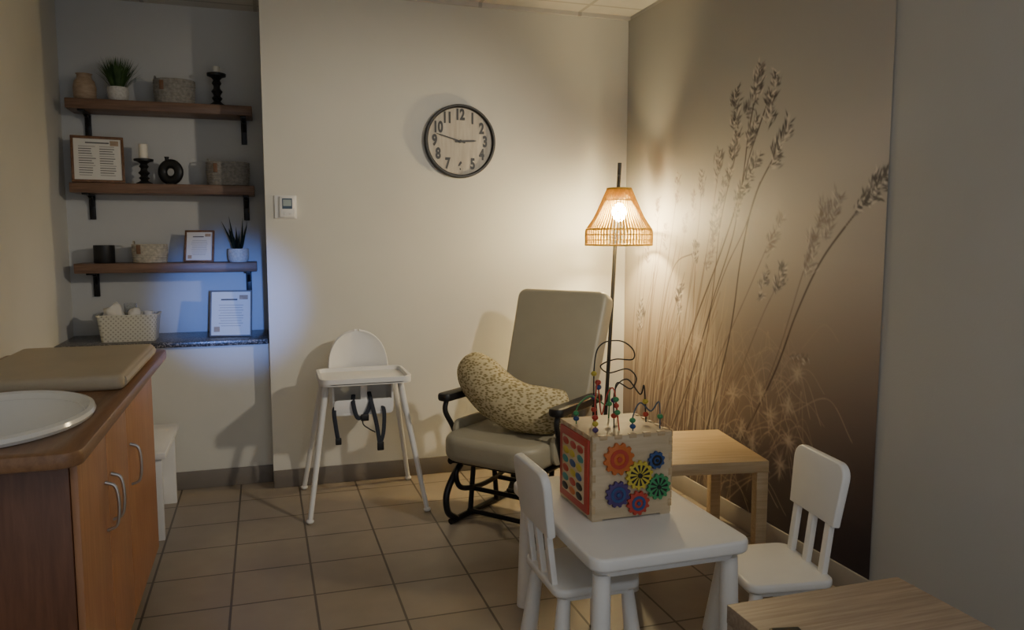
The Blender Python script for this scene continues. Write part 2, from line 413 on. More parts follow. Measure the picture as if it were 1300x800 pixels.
# ------------------------------------------------------------------ cabinet run
cab = thing('base_cabinet', 'cherry wood base cabinet with bow handles under the counter', 'cabinet', (0, 0, 0))
CX0, CX1, CY0, CY1 = LX+.005, -.465, 2.08, 3.42
b = B()
b.box(((CX0+CX1)/2, CY0+.01, .49), (CX1-CX0, .02, .74+.0), .002)
b.box(((CX0+CX1)/2, CY1-.01, .49), (CX1-CX0, .02, .74), .002)
b.box(((CX0+CX1)/2, (CY0+CY1)/2, .13), (CX1-CX0, CY1-CY0-.04, .02))
b.box((CX0+.01, (CY0+CY1)/2, .49), (.02, CY1-CY0-.04, .72))
b.box((CX1-.01, (CY0+CY1)/2, .835), (.02, CY1-CY0-.04, .05))
b.box(((CX0+CX1)/2, CY0+.01, .06), (CX1-CX0, .02, .12))
b.obj('body', M_SIDE, cab)
B().box(((CX0+CX1-.06)/2, (CY0+CY1)/2+.01, .06), (CX1-CX0-.06, CY1-CY0-.04, .12)).obj('toe_kick', M_DARK, cab)
doors = [(2.085, 2.442, 2.400), (2.448, 2.785, 2.490), (2.791, 3.415, 2.835)]
for y0, y1, hy in doors:
    d = B().box((CX1+.010, (y0+y1)/2, .488), (.018, y1-y0, .735), .003).obj('door', M_DOOR, cab)
    B().sweep([(CX1+.019, hy, .705), (CX1+.045, hy, .69), (CX1+.052, hy, .635), (CX1+.045, hy, .58), (CX1+.019, hy, .565)], .005, 10, smooth=5).obj('handle', M_STEEL, d, 'brushed steel bow handle')
# countertop with sink cut-out
SKY = 2.395
def counter():
    b = B()
    x0, x1, y0, y1 = LX+.003, -.42, 1.99, 3.75
    poly = [(x0, y0), (x1-.05, y0)]+[(x1-.05+.05*math.sin(R(a)), y0+.05-.05*math.cos(R(a))) for a in range(10, 91, 10)]
    poly += [(x1, y1-.04)]+[(x1-.04+.04*math.cos(R(a)), y1-.04+.04*math.sin(R(a))) for a in range(15, 91, 15)]+[(x0, y1)]
    b.prism(poly, .862, .90, bev=.006)
    o = b.obj('countertop', M_COUNTER)
    cut = B().lathe([(0, -.2), (1, -.2), (1, .2), (0, .2)], 48, sx=.228, sy=.319).obj('cut', M_COUNTER); cut.location = (-.715, SKY, .9)
    md = o.modifiers.new('b', 'BOOLEAN'); md.object = cut; md.operation = 'DIFFERENCE'; md.solver = 'EXACT'
    bpy.context.view_layer.update()
    dg = bpy.context.evaluated_depsgraph_get()
    nm = bpy.data.meshes.new_from_object(o.evaluated_get(dg)); o.modifiers.clear(); o.data = nm
    bpy.data.objects.remove(cut)
    return o
tag(counter(), 'brown wood laminate countertop over the cherry cabinet', 'countertop')
sk = B()
prof = [(.88, .001), (.985, .001), (1.0, .010), (.985, .020), (.94, .024), (.91, .018), (.88, -.005), (.80, -.06), (.6, -.115), (.3, -.135), (0, -.138), (0, -.152), (.32, -.148), (.62, -.128), (.82, -.072), (.89, -.02)]
sk.lathe(prof, 64, sx=.25, sy=.35)
so = sk.obj('basin', M_PORC, None)
sink = thing('sink', 'white oval porcelain sink set into the wooden countertop', 'sink', (-.715, SKY, .90))
so.parent = sink
B().lathe([(0, 0), (.022, 0), (.024, .003), (.012, .004), (0, .003)], 20, M=T(0, 0, -.135)).obj('drain', M_STEEL, sink, 'round chrome drain')
# changing pad
pd = B()
pd.prism(rrect(.49, .79, .03), 0, .052, bev=.018, seg=4)
for sx in (-.235, .235): pd.sweep([(sx*.98, -.365, .026), (sx*.98, .365, .026)], .022, 10)
tag(pd.obj('changing_pad', M_PAD, loc=(-.69, 3.165, .90)), 'beige vinyl changing pad lying on the wooden countertop', 'changing pad')

# white bench in the gap
bn = thing('bench', 'small white wooden bench between cabinet and back wall', 'bench', (-.66, 4.08, 0))
B().box((0, 0, .405), (.42, .60, .03), .004).obj('seat', M_WHITE, bn)
for sy in (-.265, .265): B().box((0, sy, .195), (.38, .022, .39), .003).obj('leg_panel', M_WHITE, bn)
B().box((.12, 0, .10), (.018, .508, .10), .003).obj('stretcher', M_WHITE, bn)

# ------------------------------------------------------------------ granite ledge
tag(B().box(((LX+.015)/2+.0, (4.53+AY)/2, .815), (.015-LX-.006, AY-4.53-.004, .03), .004).obj('ledge_countertop', M_GRAN), 'speckled dark granite ledge below the shelves', 'countertop')

# ------------------------------------------------------------------ shelves
SX0, SX1 = -.985, -.035
shelf_tops = [2.138, 1.690, 1.250]
for i, zt in enumerate(shelf_tops):
    if i == 0:
        sh = thing('wall_shelf', 'dark walnut wall shelf on black iron brackets in the alcove', 'shelf', (0, 0, zt), 0, 'walnut shelves in the alcove')
        B().box(((SX0+SX1)/2, 4.886, -.027), (SX1-SX0, .222, .054), .004).obj('board', M_SHELF, sh)
        for x in (-.915, -.085):
            k = B(); k.box((x, 4.895, -.059), (.032, .195, .010), .002); k.box((x, 4.990, -.125), (.032, .014, .14), .002)
            k.sweep([(x, 4.93, -.066), (x, 4.962, -.076), (x, 4.984, -.12)], .011, 8, smooth=4)
            k.obj('bracket', M_IRON, sh, 'black iron bracket')
        s0 = sh
    else: dup(s0, (0, 0, zt), 0)

# ------------------------------------------------------------------ shelf objects
def rope_basket(w, h, loc, m, label, rim=None, oval=.75):
    r = w/2; prof = [(0, 0)]; n = max(6, int(h/.013))
    for i in range(n*4+1):
        z = h*i/(n*4); prof.append((1*(r*(.93+.07*min(1, i/(n*2))))+.0035*abs(math.sin(math.pi*i/4)), z))
    prof += [(r-.008, h), (r*.93-.010, .01), (0, .01)]
    t = thing('rope_basket', label, 'basket', loc)
    B().lathe(prof, 40, sy=oval).obj('body', m, t, sharp=60)
    k = B(); k.box((-r*.55, -r*.83*oval-.008, h*.72), (.022, .004, .05), .001); k.obj('tab', M_FRAMEB, t, 'small brown leather tab')
    k = B(); k.sweep([(-.03, 0, h-.002), (-.02, 0, h+.014), (.02, 0, h+.014), (.03, 0, h-.002)], .004, 8, smooth=4, M=T(-r+.01, 0, 0) @ Matrix.Rotation(R(90), 4, 'Z')); k.obj('handle', m, t)
    return t
rope_basket(.215, .135, (-.447, 4.87, 2.138), M_ROPE, 'grey coiled rope basket on the top walnut shelf')
rope_basket(.235, .135, (-.178, 4.87, 1.690), M_ROPE, 'wide grey coiled rope basket on the middle shelf')
rope_basket(.185, .105, (-.612, 4.87, 1.250), M_ROPE2, 'small cream rope basket on the bottom shelf')
tag(B().lathe([(0, 0), (.045, 0), (.056, .02), (.058, .07), (.052, .105), (.038, .122), (.036, .14), (.042, .147), (.036, .147), (.030, .135), (.030, .12), (0, .11)], 32).obj('vase', M_TAN, loc=(-.905, 4.89, 2.138)), 'squat tan wooden vase on the top walnut shelf', 'vase')
# potted grass
pg = thing('potted_grass', 'bushy green artificial grass in a patterned white pot', 'plant', (-.735, 4.86, 2.138))
potp = [(0, 0), (.040, 0), (.052, .02), (.056, .06), (.052, .078), (.047, .078), (.048, .06), (0, .06)]
B().lathe(potp, 28).obj('pot', M_POT, pg)
g = B(); t = bmesh.new()
for i in range(380):
    a = random.uniform(0, 6.283); l = random.uniform(.11, .19); o = random.uniform(.0, .115); r0 = random.uniform(0, .03)
    base = Vector((r0*math.cos(a), r0*math.sin(a), .06)); tip = Vector(((r0+o)*math.cos(a), (r0+o)*math.sin(a)*.8, .06+math.sqrt(max(.001, l*l-o*o*.5))))
    mid = base.lerp(tip, .5)+Vector((0, 0, .012)); sd = Vector((-math.sin(a), math.cos(a), 0))*.0026
    v = [t.verts.new(base-sd), t.verts.new(base+sd), t.verts.new(mid+sd), t.verts.new(mid-sd), t.verts.new(tip)]
    t.faces.new((v[0], v[1], v[2], v[3])); t.faces.new((v[3], v[2], v[4]))
g._m(t); g.obj('foliage', M_GREEN, pg)
def candlestick(loc, h, label, candle, cr_=.024):
    t = thing('candle_holder', label, 'candle holder', loc)
    s = h/.19
    pr = [(0, 0), (.042, 0), (.044, .010), (.030, .018), (.018, .03), (.029, .046), (.018, .06), (.020, .066), (.031, .084), (.019, .10), (.017, .115), (.026, .13), (.018, .148), (.030, .162), (.051, .170), (.052, .184), (.03, .19), (0, .189)]
    B().lathe([(r, z*s) for r, z in pr], 28).obj('holder', M_BLACK, t)
    if candle: B().lathe([(0, 0), (cr_, 0), (cr_, candle-.003), (cr_*.8, candle), (0, candle-.002)], 24, M=T(0, 0, h)).obj('candle', M_CREAM, t, 'short cream pillar candle')
    return t
candlestick((-.222, 4.86, 2.138), .19, 'black turned candle holder with cream candle on the top shelf', .035, .018)
candlestick((-.622, 4.86, 1.690), .145, 'black turned candle holder with white candle on the middle shelf', .08)
# donut vase
dv = B()
dv.lathe([(.047+.026*math.cos(a), .020*math.sin(a)) for a in [2*math.pi*i/14 for i in range(14)]], 32, M=T(0, 0, .072) @ RX90, closed=True)
dv.lathe([(.012, 0), (.010, .018), (.014, .026), (.010, .026), (.007, .01)], 16, M=T(-.02, 0, .131))
dv.lathe([(0, 0), (.03, 0), (.026, .01), (0, .012)], 20)
tag(dv.obj('ring_vase', M_BLACK, loc=(-.484, 4.86, 1.690), rotz=-20), 'black ceramic ring shaped vase on the middle shelf', 'vase')
tag(B().lathe([(0, 0), (.052, 0), (.054, .004), (.054, .10), (.048, .10), (.047, .06), (0, .058)], 32).obj('candle_jar', M_BLACK, loc=(-.845, 4.86, 1.250)), 'black glass candle jar on the bottom shelf', 'candle')

def frame(loc, w, h, lean, yaw, mf, label, bw=.012, style=0):
    t = thing('picture_frame', label, 'picture frame', loc, yaw)
    M = Matrix.Rotation(R(-lean), 4, 'X')
    k = B()
    k.box((0, 0, bw/2), (w, .016, bw), .002, M=M); k.box((0, 0, h-bw/2), (w, .016, bw), .002, M=M)
    for s in (-1, 1): k.box((s*(w/2-bw/2), 0, h/2), (bw, .016, h-2*bw), .002, M=M)
    k.box((0, .006, h/2), (w-bw, .004, h-bw), 0, M=M)
    k.obj('frame', mf, t)
    k = B(); k.box((0, .001, h/2), (w-2*bw, .003, h-2*bw), 0, 0, M)
    iw, ih = w-2*bw, h-2*bw; y = -.0012
    if style == 0:
        k.box((-.0*iw, y, h*.86), (iw*.5, .001, ih*.03), 0, 1, M)
        for cx in (-.22, .22):
            for i in range(13):
                ww = iw*random.uniform(.26, .36); k.box((cx*iw-(iw*.36-ww)/2, y, h*(.78-.052*i)), (ww, .001, ih*.018), 0, 1 if i % 4 else 2, M)
        k.box((iw*.36, y, h*.86), (iw*.18, .001, ih*.12), 0, 3, M)
    else:
        k.box((-.05*iw, y, h*.80), (iw*.42, .001, ih*.035), 0, 1, M)
        for i in range(9):
            ww = iw*random.uniform(.5, .66); k.box((-.0*iw, y, h*(.68-.056*i)), (ww, .001, ih*.013), 0, 2, M)
        k.box((iw*.32, y, h*.85), (iw*.22, .001, ih*.10), 0, 3, M); k.box((-iw*.36, y, h*.16), (iw*.15, .001, ih*.12), 0, 3, M)
    k.obj('printed_page', [M_PAPER, M_INK, M_INKL, M_TAN], t, 'white page with printed lines of text')
    k = B(); dd = h*.6*math.sin(R(lean)); k.box((0, dd+.045, h*.29), (.03, .004, h*.60), .001)
    k.obj('easel_back', M_BLACK, t)
    return t
frame((-.842, 4.80, 1.692), .26, .262, 14, 10, M_FRAMEB, 'brown wooden frame with printed sheet leaning on the middle shelf', .014, 0)
frame((-.352, 4.83, 1.252), .165, .185, 12, -14, M_FRAMEB, 'small brown frame with printed sheet on the bottom shelf', .010, 1)
frame((-.188, 4.68, .832), .230, .265, 12, -10, M_FRAMEG, 'grey frame holding a white printed sheet on granite ledge', .008, 1)
# snake plant
sp = thing('potted_snake_plant', 'dark pointed artificial plant in a white patterned pot', 'plant', (-.137, 4.86, 1.250))
B().lathe([(0, 0), (.048, 0), (.058, .015), (.060, .06), (.057, .078), (.052, .078), (.052, .06), (0, .06)], 28).obj('pot', M_POT, sp)
k = B()
for i, (a, o, h) in enumerate([(0, .01, .20), (2.9, .07, .18), (3.6, .03, .21), (.6, .045, .16), (1.8, .02, .15), (4.9, .03, .13), (2.2, .065, .14), (0, .035, .18)]):
    c, s_ = math.cos(a), math.sin(a)
    k.sweep([(.012*c, .012*s_, .055), (.02*c+o*.3*c, .02*s_+o*.3*s_, .055+h*.4), (.02*c+o*c, .02*s_+o*s_, .055+h)], [.014, .026, .017, .001], 8, flat=.3, smooth=5)
k.obj('leaves', M_SNAKE, sp)
# white basket with supplies
wb = thing('storage_basket', 'cream perforated plastic basket on the granite ledge', 'basket', (-.712, 4.72, .830))
k = B(); outer = rrect(.30, .20, .03); 
t = bmesh.new(); rings = []
for (s, z) in [(.90, .0), (1.0, .135), (1.03, .137), (1.03, .147), (.97, .147), (.96, .135), (.87, .006)]:
    rings.append([t.verts.new((x*s, y*s, z)) for x, y in outer])
n = len(outer)
for a_, b_ in zip(rings[:-1], rings[1:]):
    for j in range(n): t.faces.new((a_[j], a_[(j+1) % n], b_[(j+1) % n], b_[j]))
t.faces.new(rings[0]); t.faces.new(rings[-1]); bmesh.ops.recalc_face_normals(t, faces=t.faces[:])
k._m(t); k.obj('body', M_BASKETW, wb)
def cloth(loc, s, label, name='folded_cloth'):
    t = bmesh.new(); bmesh.ops.create_icosphere(t, subdivisions=3, radius=1)
    for v in t.verts:
        n_ = math.sin(v.co.x*5+loc[0]*40)*math.cos(v.co.y*6)*.16+math.sin(v.co.z*7+v.co.x*3)*.12
        v.co *= 1+n_
        v.co = Vector((v.co.x*s[0], v.co.y*s[1], v.co.z*s[2]))
    k = B(); k._m(t); return tag(k.obj(name, M_PAPER, loc=loc, sharp=70), label, 'wipes')
cloth((-.782, 4.685, .965), (.052, .045, .065), 'crumpled white wipes packet in the cream basket', 'wipes_packet')
cloth((-.682, 4.685, .955), (.034, .034, .055), 'white tissue bundle in the cream basket', 'tissue_bundle')
tag(B().lathe([(0, 0), (.026, 0), (.030, .1), (.034, .19), (.031, .19), (.027, .1), (.022, .005), (0, .005)], 24).obj('clear_cup', M_CLEAR, loc=(-.712, 4.770, .838)), 'clear plastic cup standing in the cream basket', 'cup')
tag(B().lathe([(0, 0), (.020, 0), (.026, .145), (.022, .145), (.017, .01), (0, .01)], 20).obj('paper_cup', M_PAPER, loc=(-.618, 4.72, .842)), 'small white paper cup in the cream basket', 'cup')

# ------------------------------------------------------------------ wall clock
ck = thing('wall_clock', 'round black rimmed wall clock with whitewashed wooden face', 'clock', (1.096, BY, 1.941))
rr = .207
B().lathe([(rr-.020, .002), (rr, .002), (rr, .034), (rr-.004, .040), (rr-.012, .040), (rr-.017, .034)], 72, M=RX90, closed=True).obj('rim', M_BLACK, ck)
B().prism([(.192*math.cos(2*math.pi*i/72), .192*math.sin(2*math.pi*i/72)) for i in range(72)], .004, .018, M=RX90).obj('face', M_CLOCK, ck)
def text(txt, size, M, m, parent, name, off=.0, sx=1.0):
    cu = bpy.data.curves.new('t', 'FONT'); cu.body = txt; cu.size = size; cu.align_x = 'CENTER'; cu.align_y = 'CENTER'; cu.extrude = .0008; cu.offset = off
    o = bpy.data.objects.new('t', cu); COL.objects.link(o); bpy.context.view_layer.update()
    me = bpy.data.meshes.new_from_object(o.evaluated_get(bpy.context.evaluated_depsgraph_get()))
    bpy.data.objects.remove(o)
    me.transform(M @ Matrix.Diagonal((sx, 1, 1, 1))); me.materials.clear(); me.materials.append(m)
    q = bpy.data.objects.new(name, me); COL.objects.link(q); q.parent = parent; return q
for h_ in range(1, 13):
    a = R(30*h_)
    text(str(h_), .084, RX90 @ T(.148*math.sin(a), .148*math.cos(a), .0192), M_BLACK, ck, 'numeral', .0036, .68)
def hand(ang, L, w, z, name):
    a = R(ang); M = RX90 @ Matrix.Rotation(-a, 4, 'Z')
    B().prism([(-w, -.03), (w, -.03), (w*.9, L*.8), (0, L), (-w*.9, L*.8)], z, z+.002, M=M).obj(name, M_BLACK, ck)
hand(286, .150, .0035, .024, 'minute_hand'); hand(87, .100, .0055, .021, 'hour_hand')
B().lathe([(0, .018), (.009, .018), (.009, .029), (0, .030)], 16, M=RX90).obj('hub', M_BLACK, ck)

# ------------------------------------------------------------------ thermostat
th = thing('wall_thermostat', 'white square wall thermostat with small display', 'thermostat', (.125, BY, 1.557))
B().box((0, -.006, 0), (.115, .012, .125), .002).obj('wall_plate', M_WHITE, th)
B().box((.008, -.020, 0), (.080, .018, .112), .005).obj('body', M_WHITE, th)
k = B(); k.box((.008, -.0295, .018), (.052, .002, .056), 0, 0); k.box((.008, -.031, .022), (.042, .001, .034), 0, 1); k.obj('display', [M_BLUEP, M_SCREEN], th)
for x in (-.008, .024): B().box((x, -.030, -.036), (.014, .003, .010), .001).obj('button', M_WHITE2, th)

# ------------------------------------------------------------------ floor lamp
fl = thing('floor_lamp', 'black floor lamp with glowing open rattan shade', 'lamp', (1.885, 4.15, 0))
B().lathe([(0, 0), (.135, 0), (.138, .008), (.13, .016), (.02, .022), (0, .022)], 36).obj('base', M_BLACK, fl)
B().sweep([(0, 0, .02), (.045, 0, .9), (.088, 0, 1.82)], .011, 12, smooth=6).obj('pole', M_BLACK, fl)
sc = Vector((.040, -.10, 0))
B().sweep([(.083, 0, 1.715), (.07, -.03, 1.745), (sc.x+.006, sc.y+.02, 1.73), (sc.x, sc.y, 1.665)], .005, 8, smooth=6).obj('arm', M_BLACK, fl)
B().cyl((sc.x, sc.y, 1.665), (sc.x, sc.y, 1.60), .02, .022, 16).obj('socket', M_WHITE2, fl)
shade = B(); spf = [(.066, 1.665), (.080, 1.635), (.108, 1.57), (.142, 1.50), (.178, 1.445), (.187, 1.42), (.186, 1.35)]
for i in range(64):
    a = 2*math.pi*i/64; c, s_ = math.cos(a), math.sin(a)
    shade.sweep([(sc.x+r*c, sc.y+r*s_, z) for r, z in spf], .0040, 6, smooth=3)
for r, z, th_ in ((.066, 1.665, .006), (.092, 1.60, .004), (.182, 1.440, .0055), (.187, 1.41, .004), (.187, 1.38, .003), (.186, 1.352, .006), (.034, 1.667, .004)):
    shade.lathe([(r+th_*math.cos(q), z+th_*math.sin(q)) for q in [2*math.pi*i/8 for i in range(8)]], 48, M=T(sc.x, sc.y, 0), closed=True)
for q in range(3):
    a = 2*math.pi*q/3; shade.cyl((sc.x+.02*math.cos(a), sc.y+.02*math.sin(a), 1.666), (sc.x+.066*math.cos(a), sc.y+.066*math.sin(a), 1.666), .003, seg=6)
shade.obj('lamp_shade', M_RATTAN, fl, 'open slatted rattan lamp shade')
B().ball((sc.x, sc.y, 1.535), (.040, .040, .052), seg=24).obj('bulb', M_BULB, fl, 'lit warm bulb')

# ------------------------------------------------------------------ glider armchair
ac = thing('armchair', 'taupe vinyl glider armchair with black arms and metal base', 'armchair', (1.19, 3.59, 0), -50.3)
k = B(); k.prism(rrect(.54, .60, .13, 10), .335, .460, M=T(0, -.045, 0), bev=.038, seg=5); k.obj('seat', M_VINYL, ac)
lean = 19
Mb = T(0, .215, .41) @ Matrix.Rotation(R(-lean), 4, 'X')
Wt, Wb, H = .54, .50, .735
pl = [(-Wb/2, 0), (Wb/2, 0), (Wt/2, H-.06)]+[(Wt/2-.05+.05*math.cos(R(a)), H-.05+.05*math.sin(R(a))) for a in range(15, 91, 15)]+[(-Wt/2+.05-.05*math.sin(R(a)), H-.05+.05*math.cos(R(a))) for a in range(0, 76, 15)]+[(-Wt/2, H-.06)]
k = B(); k.prism(pl, -.05, .055, M=Mb @ RX90, bev=.026, seg=4); k.obj('backrest', M_VINYL, ac)
for s in (-1, 1):
    k = B(); k.prism(rrect(.075, .44, .03), .592, .632, M=T(s*.315, -.01, 0), bev=.012); k.obj('armrest', M_BLACK, ac, 'black padded armrest')
    B().sweep([(s*.315, -.19, .595), (s*.315, -.20, .54), (s*.305, -.15, .45), (s*.290, -.10, .325)], .013, 10, smooth=6).obj('arm_support', M_BLACK, ac)
    B().sweep([(s*.315, .17, .595), (s*.31, .19, .49), (s*.290, .17, .325)], .013, 10, smooth=5).obj('arm_support', M_BLACK, ac)
    k = B(); k.prism(rrect(.42, .15, .05), -.012, .012, M=T(s*.278, .03, .42) @ Matrix.Rotation(R(90), 4, 'Z') @ RX90, bev=.006); k.obj('side_panel', M_VINYL, ac)
    k = B()
    k.sweep([(s*.235, -.27, .016), (s*.235, -.10, .016), (s*.235, .12, .016), (s*.235, .30, .016)], .015, 10, smooth=4)
    k.sweep([(s*.235, -.22, .016), (s*.235, -.29, .07), (s*.235, -.30, .16), (s*.235, -.24, .24), (s*.235, -.16, .30)], .016, 10, smooth=6)
    k.sweep([(s*.235, .26, .016), (s*.235, .30, .08), (s*.235, .28, .17), (s*.235, .20, .30)], .016, 10, smooth=6)
    k.sweep([(s*.215, -.20, .31), (s*.215, -.25, .25), (s*.215, -.20, .17), (s*.215, 0, .14), (s*.215, .20, .17), (s*.215, .24, .25), (s*.215, .20, .31)], .013, 10, smooth=6)
    for y in (-.12, .12): k.cyl((s*.225, y, .016), (s*.225, y*.7, .30), .013, seg=8)
    k.cyl((s*.235, -.27, .318), (s*.235, .24, .318), .016, seg=10)
    k.obj('glider_frame', M_IRON, ac, 'black bent tube glider frame')
k = B()
for y, z in ((-.25, .318), (.2, .318), (-.10, .14), (.12, .14), (-.12, .03), (.24, .03)): k.cyl((-.235, y, z), (.235, y, z), .012, seg=10)
k.box((0, 0, .327), (.40, .40, .016), .004)
k.obj('cross_bar', M_IRON, ac)
# nursing pillow draped across
k = B(); k.sweep([(-.312, .01, .735), (-.28, -.01, .732), (-.21, -.045, .695), (-.10, -.075, .630), (.03, -.085, .585), (.16, -.06, .575), (.25, -.005, .575), (.272, .01, .576)],
                 [.03, .090, .114, .120, .119, .114, .095, .03], 32, smooth=6)
po = k.obj('nursing_pillow', M_PILLOW, loc=(1.19, 3.59, 0), rotz=-50.3)
tag(po, 'cream and olive leaf print nursing pillow lying on the armchair', 'pillow')

# ------------------------------------------------------------------ high chair
hc = thing('high_chair', 'white plastic high chair with tray and splayed tube legs', 'high chair', (.47, 4.095, 0))
for sx in (-1, 1):
    for sy, ty, by in ((-1, -.115, -.28), (1, .10, .27)):
        k = B(); k.cyl((sx*.29, by, .012), (sx*.185, ty, .665), .0125, .0165, 16); k.ball((sx*.29, by, .013), (.019, .019, .013)); k.obj('leg', M_WHITE2, hc, 'thin white steel tube leg')
k = B(); 
k.prism(rrect(.45, .36, .05, 8), .670, .685, M=T(0, -.095, 0), bev=.004)
t = bmesh.new(); o1 = rrect(.45, .36, .05, 8); o2 = rrect(.42, .33, .04, 8); n = len(o1)
rg = [[t.verts.new((x, y, z)) for x, y in o] for o, z in ((o1, .677), (o1, .705), (o2, .705), (o2, .683))]
for a_, b_ in zip(rg[:-1], rg[1:]):
    for j in range(n): t.faces.new((a_[j], a_[(j+1) % n], b_[(j+1) % n], b_[j]))
bmesh.ops.recalc_face_normals(t, faces=t.faces[:]); k._m(t, T(0, -.095, 0)); k.obj('tray', M_WHITE, hc)
k = B(); t = bmesh.new(); NU, NV = 22, 20
def shellpt(u, v):
    z = .50+.40*v
    w = .160 if v < .45 else .160*math.sqrt(max(0.0, 1-((v-.45)/.55)**2.5))
    w = max(w, .02)
    x = u*w; y = .125+.03*v-.07*(abs(u)**2.4)*(1-.8*v)
    return Vector((x, y, z))
f_ = [[t.verts.new(shellpt(-1+2*i/NU, math.sin(j/NV*math.pi/2))) for i in range(NU+1)] for j in range(NV+1)]
for j in range(NV):
    for i in range(NU): t.faces.new((f_[j][i], f_[j][i+1], f_[j+1][i+1], f_[j+1][i]))
bmesh.ops.recalc_face_normals(t, faces=t.faces[:])
bmesh.ops.solidify(t, geom=t.faces[:], thickness=.010)
bmesh.ops.recalc_face_normals(t, faces=t.faces[:]); k._m(t); k.obj('seat_back', M_WHITE, hc, sharp=50)
k = B(); k.prism(rrect(.30, .24, .05), .488, .503, M=T(0, -.005, 0), bev=.004)
for s in (-1, 1): k.prism(rrect(.20, .165, .03), -.006, .006, M=T(s*.150, .0, .58) @ Matrix.Rotation(R(90), 4, 'Z') @ RX90, bev=.003)
k.box((0, -.115, .59), (.035, .014, .18), .004)
k.prism(rrect(.30, .08, .02), -.006, .006, M=T(0, -.118, .53) @ RX90, bev=.003)
k.obj('seat', M_WHITE, hc)
for pts in ([(.03, -.09, .60), (.035, -.135, .56), (.06, -.14, .44), (.075, -.14, .33)], [(-.05, -.09, .59), (-.055, -.135, .55), (-.035, -.145, .48), (.01, -.14, .50), (.035, -.13, .56)],
            [(-.12, -.05, .55), (-.15, -.12, .52), (-.145, -.14, .44), (-.135, -.14, .37)], [(.0, -.13, .50), (-.01, -.145, .45), (.02, -.145, .42), (.05, -.142, .40)], [(.09, -.1, .55), (.10, -.138, .50), (.095, -.14, .40), (.08, -.14, .34)]):
    B().sweep(pts, .011, 8, flat=.3, smooth=6).obj('harness_strap', M_STRAP, hc, 'dark woven harness strap')
B().box((.078, -.145, .325), (.034, .014, .045), .004).obj('buckle', M_BLACK, hc)
B().box((-.134, -.145, .365), (.03, .014, .035), .004).obj('buckle', M_BLACK, hc)
B().box((0, -.148, .48), (.04, .014, .035), .004).obj('buckle', M_BLACK, hc)

# ------------------------------------------------------------------ oak side tables
def side_table(loc, rz, label, m, h=.45, s=.55):
    t = thing('side_table', label, 'side table', loc, rz)
    B().box((0, 0, h-.025), (s, s, .05), .002).obj('table_top', m, t)
    for sx in (-1, 1):
        for sy in (-1, 1): B().box((sx*(s/2-.026), sy*(s/2-.026), (h-.05)/2), (.05, .05, h-.05), .002).obj('leg', m, t)
    return t
side_table((1.800, 3.068, 0), -10, 'light oak square side table against the mural wall', M_OAK)
side_table((1.393, 1.400, 0), 0, 'washed oak square side table close to the children\'s table', M_OAK2)
ph = B(); ph.box((0, 0, .006), (.075, .15, .012), .004); ph.box((0, 0, .0125), (.066, .14, .001), 0, 0)
tag(ph.obj('mobile_phone', M_BLACK, loc=(1.155, 1.440, .45), rotz=-12), 'black mobile phone lying on washed oak table', 'phone')

# ------------------------------------------------------------------ children's table and chairs
kt = thing('children_table', 'white plastic children\'s table with round tapered legs', 'table', (1.135, 2.355, 0))
k = B(); k.prism(rrect(.53, .79, .05, 8), .438, .48, bev=.010, seg=3); k.prism(rrect(.46, .72, .04, 8), .410, .439, bev=.003); k.obj('table_top', M_WHITE, kt)
for sx in (-1, 1):
    for sy in (-1, 1): B().cyl((sx*.222, sy*.345, 0), (sx*.215, sy*.335, .415), .032, .027, 24).obj('leg', M_WHITE, kt)
kc = thing('children_chair', 'white plastic children\'s chair tucked under the white table', 'chair', (.985, 2.33, 0), 90, 'white children\'s chairs')
k = B(); k.prism(rrect(.33, .30, .045, 8), .272, .302, bev=.010, seg=3); k.prism(rrect(.29, .26, .04, 8), .255, .273, bev=.003); k.obj('seat', M_WHITE, kc)
for sx in (-1, 1):
    for sy in (-1, 1): k = B(); k.cyl((sx*.150, sy*.135, 0), (sx*.125, sy*.11, .262), .031, .021, 22); k.obj('leg', M_WHITE, kc)
Mr = T(0, .135, .30) @ Matrix.Rotation(R(-7), 4, 'X')
pp = [(-.135, .165), (.135, .165), (.150, .32)]+[(.150-.045+.045*math.cos(R(a)), .33+.045*math.sin(R(a))) for a in range(0, 91, 15)]+[(-.150+.045-.045*math.sin(R(a)), .33+.045*math.cos(R(a))) for a in range(0, 91, 15)]+[(-.150, .32)]
k = B(); k.prism(pp, -.015, .015, M=Mr @ RX90, bev=.008, seg=3); k.obj('backrest', M_WHITE, kc)
for x in (-.10, 0, .10):
    k = B(); k.prism(rrect(.030, .19, .006), -.010, .010, M=Mr @ T(x*.98, 0, .085) @ RX90, bev=.003); k.obj('back_slat', M_WHITE, kc)
dup(kc, (1.60, 2.155, 0), -98, 'white plastic children\'s chair standing free near mural wall')

# ------------------------------------------------------------------ activity cube
q = .285
cu = thing('activity_cube', 'birch plywood activity cube with gears and bead maze', 'toy', (1.127, 2.385, .48))
k = B(); k.box((0, 0, q/2), (q, q, q-.01), .003); 
for sx in (-1, 1):
    for sy in (-1, 1): k.box((sx*(q/2-.02), sy*(q/2-.02), .003), (.036, .036, .006), .001)
for i in range(5):
    z = .04+i*.052
    for sx in (-1, 1):
        k.box((sx*(q/2-.005), -q/2, z), (.012, .004, .024), .0005, 1); k.box((sx*(q/2), -q/2+.005, z+.026), (.004, .012, .024), .0005, 1)
    x = -.105+i*.052
    k.box((x, -q/2, q-.010), (.026, .004, .012), .0005, 1); k.box((-q/2, x, q-.010), (.004, .026, .012), .0005, 1)
    k.box((x, -q/2+.006, q-.004), (.026, .012, .004), .0005, 1); k.box((q/2-.006, x, q-.004), (.012, .026, .004), .0005, 1)
k.obj('body', [M_PLY, M_OAK], cu)
